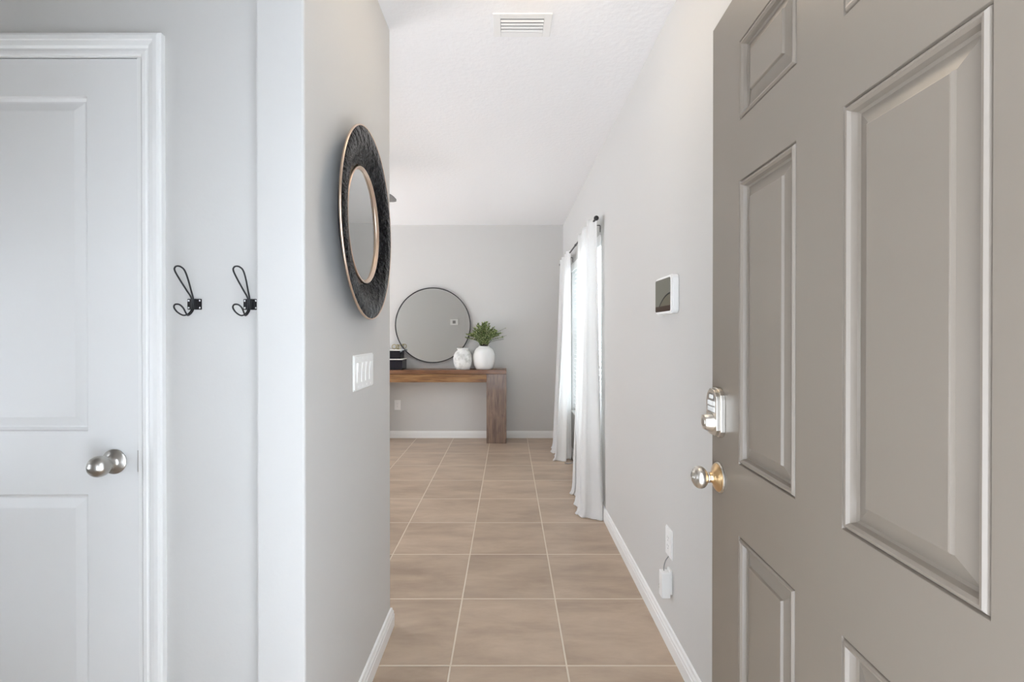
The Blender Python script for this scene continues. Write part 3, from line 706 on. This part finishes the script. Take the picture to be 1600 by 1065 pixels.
# ---------------------------------------------------------------- coat hooks
def hook():
    t = thing('coat_hook', 'black wire coat hook nearer the closet door', 'coat hook', (-0.842, YCL, 1.386))
    bm = bmesh.new(); prism(bm, rrect(0.038, 0.029, 0.002, 3), 0, 0.0022, lambda u, v, d: (u, -d, v)); prism(bm, [(-0.008, 0), (-0.006, 0.008), (0.006, 0.008), (0.008, 0)], -0.0145, 0.0145, lambda u, v, d: (u, -v, d))
    link('mounting_plate', bm, M_black, t, bevel=0.0005)
    for x in (-0.0145, 0.0145):
        for z in (-0.0095, 0.0095):
            bm = bmesh.new(); lathe(bm, [(0, 0.002), (0.0031, 0.002), (0.0026, 0.0042), (0, 0.0048)], 14, Matrix.Translation((x, 0, z)) @ Matrix.Rotation(PI/2, 4, 'X')); link('screw', bm, M_screw, t, smooth=True)
    # upper long loop, one bent wire
    up = [(-0.0022, -0.0085, -0.012), (-0.0022, -0.0105, 0.015), (-0.006, -0.024, 0.036), (-0.0115, -0.045, 0.066), (-0.0125, -0.058, 0.084), (-0.007, -0.063, 0.0915), (0, -0.064, 0.0935)]
    pts = up + [(-x, y, z) for x, y, z in up[::-1][1:]]
    bm = bmesh.new(); tube(bm, spline(pts, 6), 0.0021, 8); link('upper_loop', bm, M_black, t, smooth=True)
    lo = [(-0.0022, -0.0085, 0.012), (-0.0022, -0.0095, -0.012), (-0.0026, -0.018, -0.024), (-0.005, -0.035, -0.031), (-0.0100, -0.050, -0.024), (-0.0115, -0.061, -0.013), (-0.007, -0.066, -0.0055), (0, -0.067, -0.0035)]
    pts = lo + [(-x, y, z) for x, y, z in lo[::-1][1:]]
    bm = bmesh.new(); tube(bm, spline(pts, 6), 0.0021, 8); link('lower_loop', bm, M_black, t, smooth=True)
    return t
def copy_tree(o, parent=None):
    c = o.copy(); C.objects.link(c)
    if parent: c.parent = parent
    for ch in list(o.children): copy_tree(ch, c)
    return c
h1 = hook(); h2 = copy_tree(h1); h2.location.x = -0.692; h2.location.z = 1.3855
h2['label'] = 'black wire coat hook partly tucked behind the wall edge'

# ---------------------------------------------------------------- ceiling: vent, light, fan
vt = thing('ceiling_vent', 'white louvred air vent in the ceiling of the hall', 'air vent', (0.058, 2.015, ZC))
VW, VD = 0.252, 0.150; ow, od = 0.186, 0.088
bm = bmesh.new()
for a in ((-VW/2, -ow/2, -VD/2, VD/2), (ow/2, VW/2, -VD/2, VD/2), (-ow/2, ow/2, -VD/2, -od/2), (-ow/2, ow/2, od/2, VD/2)): box(bm, *a, -0.006, -0.0002)
link('vent_frame', bm, M_trim, vt, bevel=0.0015)
bm = bmesh.new(); box(bm, -ow/2, ow/2, -od/2, od/2, -0.0012, -0.0004); link('duct_shade_sheet', bm, M_shadowgap, vt)  # flat dark sheet stands for the shade inside the vent
for k in range(4):
    y = -od/2 + 0.0135 + k*0.0215
    bm = bmesh.new(); prism(bm, [(y-0.0050, -0.0024), (y-0.0050, -0.0034), (y+0.0036, -0.0084), (y+0.0042, -0.0074)], -ow/2+0.001, ow/2-0.001, lambda u, v, d: (d, u, v)); link('louvre', bm, M_trim, vt)

lt = thing('ceiling_light', 'flush ceiling light with frosted bowl and dark finial above the hall', 'ceiling light', (0.077, 1.55, ZC))
bm = bmesh.new(); lathe(bm, [(0, -0.0002), (0.185, -0.0002), (0.185, -0.012), (0.172, -0.022), (0, -0.022)], 48); link('base', bm, M_dark, lt, auto=30)
bm = bmesh.new(); lathe(bm, [(0.168*math.sin(a), -0.022-0.148*math.cos(a)) for a in [PI/2*k/14 for k in range(15)]], 48); link('glass_bowl', bm, M_dome, lt, smooth=True)
bm = bmesh.new(); lathe(bm, [(0, -0.168), (0.018, -0.168), (0.020, -0.176), (0.010, -0.186), (0.013, -0.200), (0.010, -0.216), (0, -0.2255)], 24); link('finial', bm, M_dark, lt, smooth=True)

fn = thing('ceiling_fan', 'dark ceiling fan with one blade tip showing past the left wall', 'ceiling fan', (-1.56, 3.62, ZC))
bm = bmesh.new(); lathe(bm, [(0, 0), (0.065, 0), (0.060, -0.03), (0.02, -0.045), (0.014, -0.05), (0.014, -0.18), (0, -0.18)], 32); link('downrod', bm, M_dark, fn, auto=40)
bm = bmesh.new(); lathe(bm, [(0, -0.17), (0.05, -0.17), (0.11, -0.20), (0.12, -0.25), (0.10, -0.30), (0.05, -0.33), (0, -0.335)], 36); link('motor', bm, M_dark, fn, auto=40)
for k in range(5):
    a0 = 2*PI*k/5 - 0.02; bm = bmesh.new(); R0, R1 = 0.13, 0.672
    poly = [(R0, -0.045), (R0, 0.045), (R1-0.03, 0.068), (R1-0.005, 0.060), (R1, 0.045), (R1-0.006, 0.0), (R1-0.022, -0.040), (R1-0.05, -0.066)]
    prism(bm, poly, -0.006, 0.006, lambda u, v, d: (u, v, d - v*0.17))
    bmesh.ops.transform(bm, matrix=Matrix.Translation((0, 0, -0.285)) @ Matrix.Rotation(a0, 4, 'Z'), verts=bm.verts); link('blade', bm, M_grey, fn)
